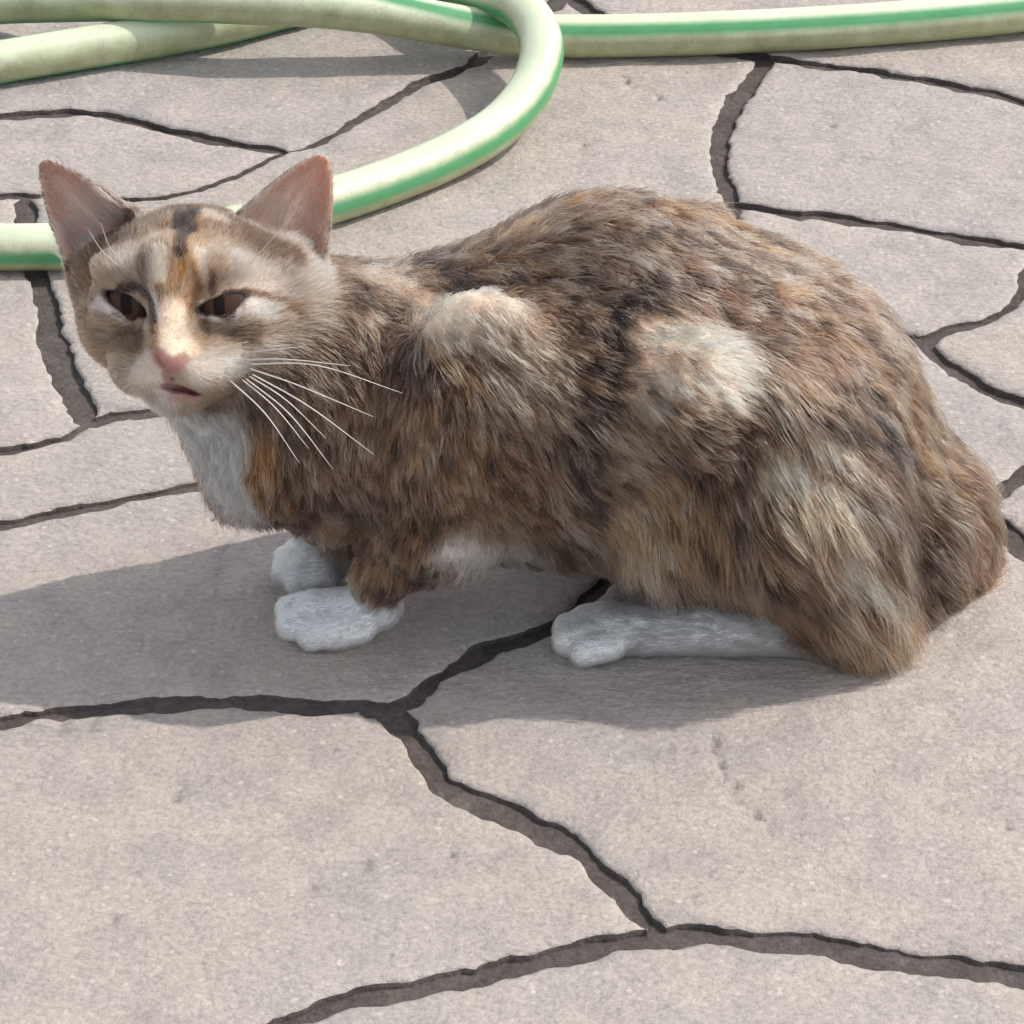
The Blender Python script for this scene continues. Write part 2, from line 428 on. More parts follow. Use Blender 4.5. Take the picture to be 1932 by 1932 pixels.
# ------------------------------------------------------------------ garden hose
HR = .0119
def hose_material():
    m, nt, bs = new_mat('hose_plastic')
    uv = N(nt, 'ShaderNodeUVMap', uv_map='around')
    sx = N(nt, 'ShaderNodeSeparateXYZ'); nt.links.new(uv.outputs[0], sx.inputs[0])
    ang, lon = sx.outputs[0], sx.outputs[1]
    pos = N(nt, 'ShaderNodeNewGeometry').outputs['Position']
    wob = math_(nt, 'MULTIPLY', math_(nt, 'SUBTRACT', noise(nt, pos, 300, 2, .5), .5), .012)
    ang2 = math_(nt, 'ADD', ang, wob)
    def band(c, h):
        d = math_(nt, 'ABSOLUTE', math_(nt, 'SUBTRACT', math_(nt, 'FRACT', math_(nt, 'ADD', math_(nt, 'SUBTRACT', ang2, c), .5)), .5))
        return ramp(nt, d, [(h * .5, (1, 1, 1)), (h * 1.45, (0, 0, 0))])
    base = ramp(nt, noise(nt, pos, 25, 4, .6), [(.3, (.64, .71, .50)), (.7, (.77, .83, .64))])
    ribs = math_(nt, 'MULTIPLY', math_(nt, 'ADD', math_(nt, 'SINE', math_(nt, 'MULTIPLY', lon, 2 * math.pi / .0022)), 1), .06)
    base = mix(nt, ribs, base, (.50, .60, .36))
    dirt = ramp(nt, noise(nt, pos, 70, 6, .75), [(.36, (0, 0, 0)), (.70, (1, 1, 1))])
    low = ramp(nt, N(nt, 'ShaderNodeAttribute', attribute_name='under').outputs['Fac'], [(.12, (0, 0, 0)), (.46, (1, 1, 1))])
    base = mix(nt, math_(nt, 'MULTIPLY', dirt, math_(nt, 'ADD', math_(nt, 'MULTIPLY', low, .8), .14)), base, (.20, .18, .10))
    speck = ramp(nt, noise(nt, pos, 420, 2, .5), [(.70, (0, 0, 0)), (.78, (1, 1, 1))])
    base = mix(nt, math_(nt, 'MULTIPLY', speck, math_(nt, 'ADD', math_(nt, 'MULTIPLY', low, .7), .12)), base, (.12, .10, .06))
    base = mix(nt, math_(nt, 'MULTIPLY', low, .70), base, (.33, .34, .17))  # olive underside: shade painted into the colour, together with ground dirt
    green = mix(nt, noise(nt, pos, 60, 4, .6), (.06, .28, .10), (.14, .40, .20))
    c = mix(nt, band(.0, .048), base, green)
    c = mix(nt, band(.5, .048), c, green)
    # faint worn print between the stripes
    dash = math_(nt, 'GREATER_THAN', noise(nt, N_vec(nt, lon, ang, 900, 60), 1, 1, .5), .60)
    word = math_(nt, 'GREATER_THAN', noise(nt, N_vec(nt, lon, ang, 45, 0), 1, 1, .5), .52)
    c = mix(nt, math_(nt, 'MULTIPLY', math_(nt, 'MULTIPLY', math_(nt, 'MULTIPLY', dash, word), band(.115, .045)), .5), c, (.30, .36, .26))
    nt.links.new(c, bs.inputs['Base Color'])
    bs.inputs['Roughness'].default_value = .36
    bs.inputs['Specular IOR Level'].default_value = .45
    bs.inputs['Subsurface Weight'].default_value = .25
    bs.inputs['Subsurface Radius'].default_value = (.004, .005, .002)
    bs.inputs['Subsurface Scale'].default_value = 1
    b = N(nt, 'ShaderNodeBump'); b.inputs['Strength'].default_value = .12; b.inputs['Distance'].default_value = .001
    nt.links.new(noise(nt, pos, 220, 3, .6), b.inputs['Height']); nt.links.new(b.outputs[0], bs.inputs['Normal'])
    return m
def N_vec(nt, a, b, sa, sb):
    cb = N(nt, 'ShaderNodeCombineXYZ')
    nt.links.new(math_(nt, 'MULTIPLY', a, sa), cb.inputs[0]); nt.links.new(math_(nt, 'MULTIPLY', b, sb), cb.inputs[1])
    return cb.outputs[0]
def catmull(P, n):
    P = np.array(P); Q = np.concatenate([[2 * P[0] - P[1]], P, [2 * P[-1] - P[-2]]]); out = []
    for i in range(1, len(Q) - 2):
        p0, p1, p2, p3 = Q[i - 1:i + 3]
        t0 = 0; t1 = t0 + np.linalg.norm(p1 - p0) ** .5; t2 = t1 + np.linalg.norm(p2 - p1) ** .5; t3 = t2 + np.linalg.norm(p3 - p2) ** .5
        for t in np.linspace(t1, t2, n, endpoint=False):
            A1 = (t1 - t) / (t1 - t0) * p0 + (t - t0) / (t1 - t0) * p1
            A2 = (t2 - t) / (t2 - t1) * p1 + (t - t1) / (t2 - t1) * p2
            A3 = (t3 - t) / (t3 - t2) * p2 + (t - t2) / (t3 - t2) * p3
            B1 = (t2 - t) / (t2 - t0) * A1 + (t - t0) / (t2 - t0) * A2
            B2 = (t3 - t) / (t3 - t1) * A2 + (t - t1) / (t3 - t1) * A3
            out.append((t2 - t) / (t2 - t1) * B1 + (t - t1) / (t2 - t1) * B2)
    out.append(P[-1]); return np.array(out)
def tube(path, rad, sides, roll, name, mat, parent=None, zref=None):
    n = len(path); T = np.gradient(path, axis=0); T /= np.linalg.norm(T, axis=1, keepdims=True)
    up = np.array([0, 0, 1.]); V = []; rr = np.broadcast_to(rad, n)
    lon = np.concatenate([[0], np.cumsum(np.linalg.norm(np.diff(path, axis=0), axis=1))])
    rolls = np.broadcast_to(roll, n)
    for i in range(n):
        s = np.cross(T[i], up); s /= np.linalg.norm(s); b = np.cross(s, T[i])
        a = np.arange(sides) / sides * 2 * math.pi + rolls[i]
        V.append(path[i] + rr[i] * (np.cos(a)[:, None] * s + np.sin(a)[:, None] * b))
    V = np.concatenate(V); F = []
    for i in range(n - 1):
        for k in range(sides):
            k2 = (k + 1) % sides
            F.append([i * sides + k, i * sides + k2, (i + 1) * sides + k2, (i + 1) * sides + k])
    F.append(list(range(sides))[::-1]); F.append([(n - 1) * sides + k for k in range(sides)])
    me = bpy.data.meshes.new(name); me.from_pydata(V.tolist(), [], F)
    for p in me.polygons: p.use_smooth = len(p.vertices) == 4
    uvl = me.uv_layers.new(name='around'); dat = []
    for i in range(n - 1):
        for k in range(sides): dat += [k / sides, lon[i], (k + 1) / sides, lon[i], (k + 1) / sides, lon[i + 1], k / sides, lon[i + 1]]
    dat += [0, 0] * (2 * sides)
    uvl.data.foreach_set('uv', dat)
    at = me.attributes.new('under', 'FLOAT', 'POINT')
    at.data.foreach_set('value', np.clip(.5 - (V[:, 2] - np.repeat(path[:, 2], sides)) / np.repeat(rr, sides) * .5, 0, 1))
    return link(name, me, mat, parent)
HP = [(2700, -90, 1), (2300, -30, 1), (1932, 20, 1), (1700, 42, 1), (1500, 55, 1), (1300, 64, 1), (1120, 68, 1), (1000, 66, 1.15), (880, 52, 1.7), (740, 28, 2.4), (600, 12, 2.9), (430, 4, 3.0),
      (250, 0, 2.7), (100, 2, 2.2), (0, 5, 1.8), (-300, 20, 1.05), (-700, 80, 1), (-960, 250, 1), (-780, 420, 1), (-350, 462, 1), (-100, 465, 1), (60, 466, 1), (250, 460, 1), (450, 430, 1), (620, 380, 1), (740, 340, 1),
      (860, 288, 1.1), (950, 230, 1.4), (1005, 160, 2.0), (1022, 85, 2.8), (985, 18, 3.1), (900, -16, 2.7), (780, -30, 1.8), (660, -18, 1.15), (540, 14, 1.0), (430, 42, 1.0), (300, 68, 1.0), (150, 92, 1), (0, 117, 1), (-250, 160, 1), (-600, 230, 1)]
hp = catmull([on_z(u, v, HR * h) for u, v, h in HP], 14)
nh = len(hp)
fr = np.linspace(0, len(HP) - 1, nh)
roll = np.interp(fr, [0, 7, 9, 11, 15, 20, 24, 27, 30, 34, 40], [2.45, 2.4, 1.9, 1.0, .9, -.08, .12, .16, .2, .9, 1.0])
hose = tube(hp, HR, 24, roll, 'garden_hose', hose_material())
tag(hose, 'pale green garden hose with green stripes, looped over itself on the stones behind the cat', 'hose')

# ------------------------------------------------------------------ cat: one skin surface from blended volumes
U = 1 / 4400.0                               # head units -> metres
HC = on_y(356, 560, -.030)
XC, YC, ZC = RGT, UPV, -FWD
yaw, pit = math.radians(9), math.radians(8)
HF = -math.sin(yaw) * XC + math.cos(yaw) * ZC
HR_ = math.cos(yaw) * XC + math.sin(yaw) * ZC
HF = HF * math.cos(pit) - YC * math.sin(pit)
HU = np.cross(HF, HR_)
HM = np.stack([HR_, HU, HF], 1)              # local -> world columns
def hl(x, y, z): return HC + HM @ (np.array([x, y, z], float) * U)
def to_head(P): return ((P - HC) @ HM) / U

PR = []   # (kind, data, k, length, flow, region)
def cap(a, b, ra, rb, k=.012, ln=.016, flow=(1, 0, -.5), reg='body'):
    PR.append(('cap', (np.array(a), np.array(b), ra, rb), k, ln, np.array(flow, float), reg))
def ell(c, r, R_=None, k=.012, ln=.016, flow=(1, 0, -.5), reg='body'):
    PR.append(('ell', (np.array(c), np.array(r, float), np.eye(3) if R_ is None else R_), k, ln, np.array(flow, float), reg))
def B(u, v, y): return on_y(u, v, y)
def r_(r): return r / S
ym = -.012
# trunk
cap(B(900, 745, -.010), B(1150, 700, .000), r_(256), r_(301), .02, .0095, (.8, 0, -.75))
cap(B(1150, 695, .000), B(1420, 800, .003), r_(298), r_(293), .02, .013, (1, 0, -.45))
cap(B(1420, 800, .003), B(1670, 985, .006), r_(293), r_(182), .02, .015, (.75, 0, -.75))
cap(B(1670, 985, .008), B(1785, 1075, .018), r_(166), r_(92), .02, .017, (.5, 0, -1))
cap(B(850, 905, ym), B(1180, 900, ym), r_(140), r_(156), .02, .009, (.2, 0, -1))
cap(B(900, 745, ym), B(660, 745, -.02), r_(243), r_(203), .02, .0085, (.4, 0, -1))
cap(B(650, 750, -.02), B(545, 830, -.026), r_(184), r_(128), .02, .008, (.1, 0, -1), reg='chest')
cap(B(570, 828, -.026), B(625, 912, -.022), r_(116), r_(98), .02, .009, (.2, 0, -1), reg='chest')
cap(B(392, 760, -.030), B(462, 905, -.028), r_(58), r_(70), .014, .008, (.3, 0, -1), reg='chest')
cap(B(640, 690, -.02), B(430, 610, -.026), r_(168), r_(152), .02, .010, (.6, 0, -.8), reg='neck')
# near foreleg
ell(B(905, 665, -.056), (r_(98), .011, r_(120)), None, .022, .010, (.8, 0, -.6))
cap(B(845, 760, -.05), B(835, 985, -.05), r_(128), r_(92), .015, .009, (.15, 0, -1))
cap(B(835, 990, -.05), B(715, 1085, -.042), r_(82), r_(50), .012, .006, (-.4, 0, -1), reg='leg')
cap(at_uyz(715, -.040, .017), at_uyz(602, -.037, .0118), r_(42), r_(40), .008, .0035, (-1, 0, -.2), reg='paw')
for du, dy, rr in ((548, -.030, 28), (552, -.0405, 30), (590, -.0475, 31), (636, -.0475, 28)):
    cap(at_uyz(du + 45, dy, .011), at_uyz(du, dy, .0078), r_(rr), r_(rr), .0034, .0026, (-1, 0, -.4), reg='paw')
# far foreleg
cap(B(680, 930, .008), B(625, 1030, .008), r_(75), r_(50), .012, .009, (-.3, 0, -1), reg='leg')
cap(at_uyz(630, .006, .018), at_uyz(585, .004, .0118), r_(44), r_(48), .008, .0045, (-1, 0, -.3), reg='paw')
for du, dy in ((548, .010), (545, .001), (566, -.006)):
    cap(at_uyz(du + 40, dy, .010), at_uyz(du, dy, .0078), r_(28), r_(28), .0035, .004, (-1, 0, -.4), reg='paw')
# hind quarters, near and far
for s, yb in ((-1, -.045), (1, .044)):
    c0 = B(1400, 885, -.045)
    ell((c0[0], yb, c0[2]), (r_(222), .034, r_(266)), None, .009, .014, (.35, 0, -1), reg='haunch')
    c1 = B(1305, 740, -.052); ell((c1[0], yb + s * .010, c1[2]), (r_(118), .026, r_(118)), None, .009, .012, (1, 0, -.35), reg='haunch')
    c2 = B(1255, 985, -.051); ell((c2[0], yb + s * .006, c2[2]), (r_(100), .024, r_(125)), None, .014, .013, (.0, 0, -1), reg='haunch')
    c3 = B(1510, 960, -.043); c4 = B(1625, 1135, -.041)
    cap((c3[0], yb - s * .002, c3[2]), (c4[0], yb + s * .006, c4[2]), r_(190), r_(84), .010, .022, (.7, 0, -.9), reg='haunch')
    c5 = B(1470, 970, -.055); ell((c5[0], yb + s * .012, c5[2]), (r_(115), .024, r_(105)), None, .012, .015, (.6, 0, -.9), reg='haunch')
    yf = -.049 if s < 0 else .050
    xh = at_uyz(1600, -.05, .013)[0]; xf = at_uyz(1160, -.05, .0105)[0]
    cap((xh, yf, .015), (xf, yf, .0112), r_(58), r_(44), .010, .0055, (-1, 0, -.1), reg='paw')
    for dx, dy, rr in ((.0, -.0125, 27), (-.0065, -.0045, 29), (-.006, .0045, 29), (.001, .012, 26)):
        x1 = at_uyz(1100, -.05, .01)[0] + dx
        cap((x1 + .012, yf + dy * .9, .011), (x1, yf + dy, .0082), r_(rr), r_(rr), .0034, .0026, (-1, 0, -.4), reg='paw')
# tail tucked along the far side
tp = [B(1770, 1060, .012), at_uyz(1800, .045, .016), at_uyz(1640, .080, .013), at_uyz(1380, .095, .012)]
for a, b, ra, rb in zip(tp[:-1], tp[1:], (70, 60, 54), (60, 54, 40)): cap(a, b, r_(ra), r_(rb), .012, .014, (b - a), reg='tail')

def HE(c, r, k=.006, ln=.005, reg='head', rot=None):
    Rm = HM if rot is None else HM @ rot
    PR.append(('ell', (hl(*c), np.array(r, float) * U, Rm), k, ln, np.zeros(3), reg))
def HCp(a, b, ra, rb, k=.006, ln=.005, reg='head'):
    PR.append(('cap', (hl(*a), hl(*b), ra * U, rb * U), k, ln, np.zeros(3), reg))
HE((0, 15, -25), (182, 148, 175), .010)
for s in (-1, 1):
    HE((s * 104, -48, 8), (88, 84, 112), .010, .007)
    HE((s * 82, 62, 112), (66, 36, 56), .008)
    HE((s * 90, 4, 112), (62, 56, 56), .006, .0035)
    HE((s * 44, -122, 158), (52, 40, 50), .005, .0045)
    HE((s * 66, -108, 116), (52, 46, 56), .008, .005)
HE((190, -60, -60), (74, 120, 90), .012, .011)
HE((-142, -30, -50), (56, 80, 80), .012, .008)
HE((14, -96, 66), (98, 88, 105), .010, .006)
HCp((0, 75, 132), (0, -72, 186), 50, 33, .008, .0035)
HE((0, -96, 194), (36, 24, 25), .003, .002)
HE((4, -172, 136), (46, 28, 44), .006, .0045)
EYES = [((-76, 3, 116), 50, (44, 14.5, math.radians(-27))), ((95, 1, 116), 50, (41, 13, math.radians(16)))]
EARS = [dict(base=np.array([-170, 108, -18.]), tip=np.array([-284, 250, -55.]), wid=np.array([72, 40, 22.]), a=88, nrm=np.array([-.28, .12, 1.])),
        dict(base=np.array([168, 98, -18.]), tip=np.array([248, 252, -60.]), wid=np.array([82, -44, -20.]) * -1, a=96, nrm=np.array([.22, .10, 1.]))]
HE((-178, 45, -40), (46, 60, 50), .012, .005); HE((178, 40, -40), (50, 60, 50), .012, .005)
for e in EARS:
    ax = e['tip'] - e['base']; e['L'] = np.linalg.norm(ax); e['A'] = ax / e['L']
    n = e['nrm'] - e['A'] * (e['nrm'] @ e['A']); e['N'] = n / np.linalg.norm(n)
    e['Wd'] = np.cross(e['A'], e['N'])
def ear_coords(e, H):
    q = H - e['base']
    return q @ e['Wd'], (q @ e['A']) / e['L'], q @ e['N']
def ear_profile(e, s):
    t = np.clip(1 - s, 0, 1.3)
    return e['a'] * np.power(t, .62) * (1 - .10 * np.clip(-s * 3, 0, 1)), 52 * np.power(t, .8)
def ear_sdf(e, H):
    w, s, n = ear_coords(e, H)
    a, b = ear_profile(e, s)
    a = np.maximum(a, .5)
    rel = np.clip(np.abs(w) / a, 0, 1.5)
    n0 = -b * (1 - rel ** 2)
    t = 6.0 + 5 * np.clip(.25 - s, 0, .5)
    sl = 1 / np.sqrt(1 + (2 * b * rel / a) ** 2)
    d = np.maximum(np.abs(n - n0) * np.maximum(sl, .45) - t, (np.abs(w) - a) * .75)
    d = np.maximum(d, (s - 1) * e['L'] * .6)
    d = np.maximum(d, (-.32 - s) * e['L'])
    return d * U
def prim_sdf(p, Q):
    kind, d = p[0], p[1]
    if kind == 'cap':
        a, b, ra, rb = d; ab = b - a
        t = np.clip(((Q - a) @ ab) / (ab @ ab), 0, 1)
        return np.linalg.norm(Q - a - t[..., None] * ab, axis=-1) - (ra + (rb - ra) * t)
    c, r, Rm = d; q = (Q - c) @ Rm
    k0 = np.linalg.norm(q / r, axis=-1); k1 = np.linalg.norm(q / (r * r), axis=-1)
    return k0 * (k0 - 1) / np.maximum(k1, 1e-6)
def prim_box(p):
    kind, d = p[0], p[1]
    if kind == 'cap':
        a, b, ra, rb = d; r = max(ra, rb)
        return np.minimum(a, b) - r, np.maximum(a, b) + r
    c, r, Rm = d; e = np.sqrt(((Rm * r) ** 2).sum(1))
    return c - e, c + e

def axis(lo, hi, f0, f1, fine, coarse):
    a = [lo]
    while a[-1] < hi:
        x = a[-1]; d = max(f0 - x, x - f1, 0); a.append(x + min(coarse, fine + d * .12))
    return np.array(a)
bx = [prim_box(p) for p in PR]
LO = np.min([b[0] for b in bx], 0) - .02; HI = np.max([b[1] for b in bx], 0) + .02
hb = [hl(*c) for c in ((-290, 265, -60), (290, 265, -60), (0, -220, 210), (-230, -150, 0), (260, -150, 0), (0, 0, 230))]
h0 = np.min(hb, 0); h1 = np.max(hb, 0)
HI[2] = max(HI[2], h1[2] + .01); LO[0] = min(LO[0], h0[0] - .01)
LO[2] = -.004
gx = axis(LO[0], HI[0], h0[0], h1[0], .0011, .0024); gy = axis(LO[1], HI[1], h0[1], h1[1], .0011, .0024); gz = axis(LO[2], HI[2], h0[2], h1[2], .0011, .0024)
f = np.full((len(gx), len(gy), len(gz)), .5, np.float32)
def region(lo, hi):
    i0, i1 = np.searchsorted(gx, [lo[0], hi[0]]); j0, j1 = np.searchsorted(gy, [lo[1], hi[1]]); k0, k1 = np.searchsorted(gz, [lo[2], hi[2]])
    sl = (slice(i0, i1), slice(j0, j1), slice(k0, k1))
    X, Y, Z = np.meshgrid(gx[sl[0]], gy[sl[1]], gz[sl[2]], indexing='ij')
    return sl, np.stack([X, Y, Z], -1)
def smin(a, b, k):
    h = np.clip(.5 + .5 * (b - a) / k, 0, 1)
    return b + (a - b) * h - k * h * (1 - h)
for p, (lo, hi) in zip(PR, bx):
    m = p[2] + .012
    sl, Q = region(lo - m, hi + m)
    f[sl] = smin(f[sl], prim_sdf(p, Q).astype(np.float32), p[2])
for e in EARS:
    pts = np.array([hl(*(e['base'] + e['A'] * e['L'] * s + e['Wd'] * w + e['N'] * n)) for s in (-.35, 1.05) for w in (-e['a'] * 1.2, e['a'] * 1.2) for n in (-65, 20)])
    sl, Q = region(pts.min(0) - .004, pts.max(0) + .004)
    f[sl] = smin(f[sl], ear_sdf(e, to_head(Q)).astype(np.float32), .0022)
def eye_cut(i, H):
    c, r, (ea, eb, an) = EYES[i]
    x, y = H[..., 0] - c[0], H[..., 1] - c[1]
    xr = x * math.cos(an) + y * math.sin(an); yr = -x * math.sin(an) + y * math.cos(an)
    ebb = np.where(yr > 0, eb * .85, eb * 1.1)
    rr = np.sqrt((xr / ea) ** 2 + (yr / ebb) ** 2)
    return (rr - 1) * np.minimum(ea, eb)
for i in range(2):
    c = EYES[i][0]; w0 = hl(*c)
    sl, Q = region(w0 - .025, w0 + .025); H = to_head(Q)
    d = np.maximum(eye_cut(i, H), c[2] + 8 - H[..., 2]) * U
    f[sl] = -smin(-f[sl], d.astype(np.float32), .0012)
MOUTH = [((22, -149, 182), (17, 6, 26)), ((2, -134, 206), (4, 18, 16)), ((44, -154, 162), (13, 8, 20)), ((0, -145, 182), (9, 3, 14))]
for c, r in MOUTH:
    w0 = hl(*c); sl, Q = region(w0 - .02, w0 + .02)
    q = (to_head(Q) - c) / r
    k0 = np.linalg.norm(q, axis=-1); d = (k0 - 1) * min(r) * U
    f[sl] = -smin(-f[sl], d.astype(np.float32), .0018)
f = np.maximum(f, (0.0006 - gz)[None, None, :].astype(np.float32))

def surface_nets(f):
    ins = f < 0
    c = np.zeros(tuple(n - 1 for n in f.shape), np.int8)
    offs = [(i, j, k) for i in (0, 1) for j in (0, 1) for k in (0, 1)]
    nx, ny, nz = c.shape
    for i, j, k in offs: c += ins[i:nx + i, j:ny + j, k:nz + k]
    act = np.argwhere((c > 0) & (c < 8))
    vals = {o: f[act[:, 0] + o[0], act[:, 1] + o[1], act[:, 2] + o[2]].astype(float) for o in offs}
    acc = np.zeros((len(act), 3)); cnt = np.zeros(len(act))
    for o in offs:
        for ax in range(3):
            if o[ax]: continue
            o2 = list(o); o2[ax] = 1; o2 = tuple(o2)
            a, b = vals[o], vals[o2]; m = (a < 0) != (b < 0)
            t = np.where(m, a / np.where(m, a - b, 1), 0)
            p = np.tile(np.array(o, float), (len(act), 1)); p[:, ax] = t
            acc[m] += p[m]; cnt += m
    loc = acc / cnt[:, None]
    V = np.empty_like(loc)
    for ax, g in enumerate((gx, gy, gz)): V[:, ax] = g[act[:, ax]] + loc[:, ax] * (g[act[:, ax] + 1] - g[act[:, ax]])
    vid = np.full(c.shape, -1, np.int32); vid[tuple(act.T)] = np.arange(len(act))
    F = []
    for ax in range(3):
        a = np.moveaxis(ins, ax, 0); v = np.moveaxis(vid, ax, 0)
        s0, s1 = a[:-1, 1:-1, 1:-1], a[1:, 1:-1, 1:-1]
        for flip, m in ((False, s0 & ~s1), (True, ~s0 & s1)):
            i, j, k = np.nonzero(m); j += 1; k += 1
            q = np.stack([v[i, j - 1, k - 1], v[i, j, k - 1], v[i, j, k], v[i, j - 1, k]], 1)
            if flip != (ax == 1): q = q[:, ::-1]
            F.append(q)
    return V, np.concatenate(F)
V, F = surface_nets(f)
E = np.concatenate([F[:, [0, 1]], F[:, [1, 2]], F[:, [2, 3]], F[:, [3, 0]]])
deg = np.maximum(np.bincount(E[:, 0], minlength=len(V)), 1)
def lap(X, n, lam=.5):
    for _ in range(n):
        avg = np.stack([np.bincount(E[:, 0], X[E[:, 1], c], len(X)) for c in range(X.shape[1])], 1) / deg[:, None]
        X = X + lam * (avg - X)
    return X
V = lap(V, 2, .5)
del f
me = bpy.data.meshes.new('body')
me.from_pydata(V.tolist(), [], F.tolist())
for p in me.polygons: p.use_smooth = True
NR = np.empty(len(V) * 3); me.vertices.foreach_get('normal', NR); NR = NR.reshape(-1, 3)
bvh = BVHTree.FromPolygons([tuple(v) for v in V], F.tolist())
def hit(u, v):
    d = ray(u, v); d = d / np.linalg.norm(d)
    r = bvh.ray_cast(Vector(CAMP), Vector(d))
    return np.array(r[0]) if r[0] is not None else None

# coat colours (albedo), with some light and shade painted in the strokes -----------------------------------------------------
WH = (.93, .92, .91); CR = (.95, .70, .55); TA = (.40, .24, .155); OR = (.30, .135, .06); BR = (.095, .054, .039); DK = (.030, .024, .022)
GB = (.39, .295, .23); RB = (.135, .066, .040); PG = (.49, .41, .365); TP = (.120, .086, .069)
FO = (.33, .185, .10); FW = (.72, .65, .60); MZ = (.70, .60, .53)
COAT = [  # polyline in picture, half width (picture units), colour, strength
    # trunk
    ([(640, 560), (760, 640)], 90, BR, .6), ([(672, 545), (660, 640), (632, 735)], 36, DK, .8), ([(700, 520), (760, 540)], 38, CR, .6), ([(735, 575)], 32, DK, .7), ([(690, 600)], 26, CR, .6),
    ([(720, 690), (800, 760), (790, 860)], 80, BR, .8), ([(840, 650), (760, 690)], 22, DK, .75), ([(650, 850), (620, 920)], 70, TP, .7), ([(560, 900), (540, 960)], 50, BR, .8),
    ([(500, 820), (475, 930)], 34, OR, .65), ([(560, 800), (600, 850)], 40, DK, .45),
    ([(865, 568), (930, 565)], 66, CR, 1), ([(815, 580), (850, 620)], 40, CR, .8), ([(960, 640), (1000, 690)], 62, GB, .8), ([(830, 650), (870, 700)], 22, OR, .5),
    ([(1000, 740), (990, 800)], 60, GB, .4), ([(1040, 850), (1060, 1000)], 70, BR, .7), ([(940, 820), (950, 950)], 70, BR, .7), ([(800, 820), (850, 900)], 60, TA, .35),
    ([(690, 470), (780, 490), (860, 430)], 40, BR, .7), ([(880, 430), (960, 385)], 34, RB, .7), ([(1100, 350), (1170, 345), (1260, 385)], 42, DK, .7),
    ([(960, 400), (1080, 385)], 30, OR, .5), ([(1250, 400), (1350, 420), (1450, 480)], 34, OR, .6), ([(1340, 400), (1480, 470), (1600, 570)], 26, RB, .5),
    ([(1050, 450), (1160, 480), (1240, 520)], 80, TP, .7), ([(1060, 500)], 26, GB, .7), ([(1110, 560)], 22, GB, .7), ([(1050, 560)], 20, CR, .5), ([(1130, 620)], 25, GB, .6),
    ([(1250, 540), (1180, 610), (1135, 710), (1105, 830), (1095, 940)], 40, DK, .95), ([(1300, 520), (1420, 600), (1560, 700)], 60, BR, .7), ([(1350, 500), (1500, 600)], 26, DK, .5),
    ([(1440, 520), (1560, 620), (1680, 740)], 30, TA, .5), ([(1110, 900), (1080, 1020)], 36, DK, .55),
    # haunch
    ([(1265, 645), (1320, 638), (1365, 675)], 54, CR, 1), ([(1230, 715), (1310, 730), (1385, 735)], 46, CR, .9), ([(1262, 675)], 22, TA, .7), ([(1300, 745), (1290, 770)], 30, TA, .65),
    ([(1210, 700), (1240, 745), (1285, 782)], 7, DK, .9), ([(1190, 800), (1175, 880)], 38, (.50, .38, .29), .7), ([(1170, 785), (1215, 800)], 12, BR, .8), ([(1175, 830), (1190, 835)], 10, DK, .7),
    ([(1420, 790), (1330, 850), (1290, 900)], 50, BR, .75), ([(1470, 875), (1530, 925), (1555, 965)], 50, (.93, .68, .51), 1), ([(1500, 960), (1560, 1000)], 50, TA, .7), ([(1260, 940), (1230, 1010)], 70, TA, .75), ([(1185, 950), (1190, 1040)], 34, (.55, .38, .26), .7),  # cream stroke on the thigh lightened to put sunlight into the colour
    ([(1330, 960), (1380, 1050)], 60, BR, .55), ([(1480, 1080), (1560, 1060)], 60, BR, .8), ([(1440, 1120), (1520, 1160)], 50, RB, .7), ([(1230, 1070)], 36, CR, .6), ([(1370, 1100)], 45, TA, .6),
    ([(1600, 780), (1650, 800), (1690, 830)], 55, DK, .85), ([(1480, 770), (1560, 800)], 34, DK, .6), ([(1560, 850), (1660, 920)], 40, DK, .5), ([(1540, 830), (1640, 890)], 18, CR, .6), ([(1500, 800), (1600, 850)], 14, CR, .5),
    ([(1700, 900), (1760, 960)], 50, DK, .55), ([(1700, 760), (1800, 900)], 50, TA, .6), ([(1650, 620), (1760, 780)], 34, TA, .6), ([(1800, 900), (1850, 960)], 34, DK, .6), ([(1740, 1000), (1720, 1080)], 60, BR, .8), ([(1840, 1000), (1870, 1080)], 50, RB, .7), ([(1780, 1080), (1790, 1150)], 50, BR, .8),
    ([(1620, 930), (1710, 1010), (1775, 1090), (1770, 1150)], 26, DK, .85), ([(1580, 1055), (1680, 1120), (1745, 1170)], 30, CR, 1), ([(1560, 1180), (1620, 1220)], 60, TA, .6), ([(1640, 1150), (1700, 1200)], 26, OR, .6), ([(1560, 1235)], 36, CR, .6), ([(1520, 1190), (1560, 1220)], 34, BR, .9), ([(1600, 1200), (1680, 1210)], 50, TA, .9), ([(1620, 1190)], 40, BR, .6),  # first stroke paints the shadow line between hock tuft and rump
    # foreleg, belly, bib, paws
    ([(760, 950), (800, 1000)], 70, RB, .6), ([(690, 930), (830, 960)], 14, DK, .7), ([(740, 985), (850, 960)], 10, DK, .5), ([(700, 1000), (800, 1030)], 14, TA, .7), ([(640, 1030), (700, 1060)], 34, BR, .7), ([(650, 1070)], 22, DK, .7),
    ([(870, 1035), (980, 1045)], 46, (.80, .74, .69), .95), ([(900, 990), (1020, 1010)], 30, GB, .5),
    ([(360, 800), (385, 830), (420, 880), (440, 930)], 56, WH, 1), ([(372, 835), (408, 900), (440, 945)], 40, WH, 1), ([(430, 790), (440, 860)], 36, WH, 1), ([(400, 800)], 40, WH, 1),
]
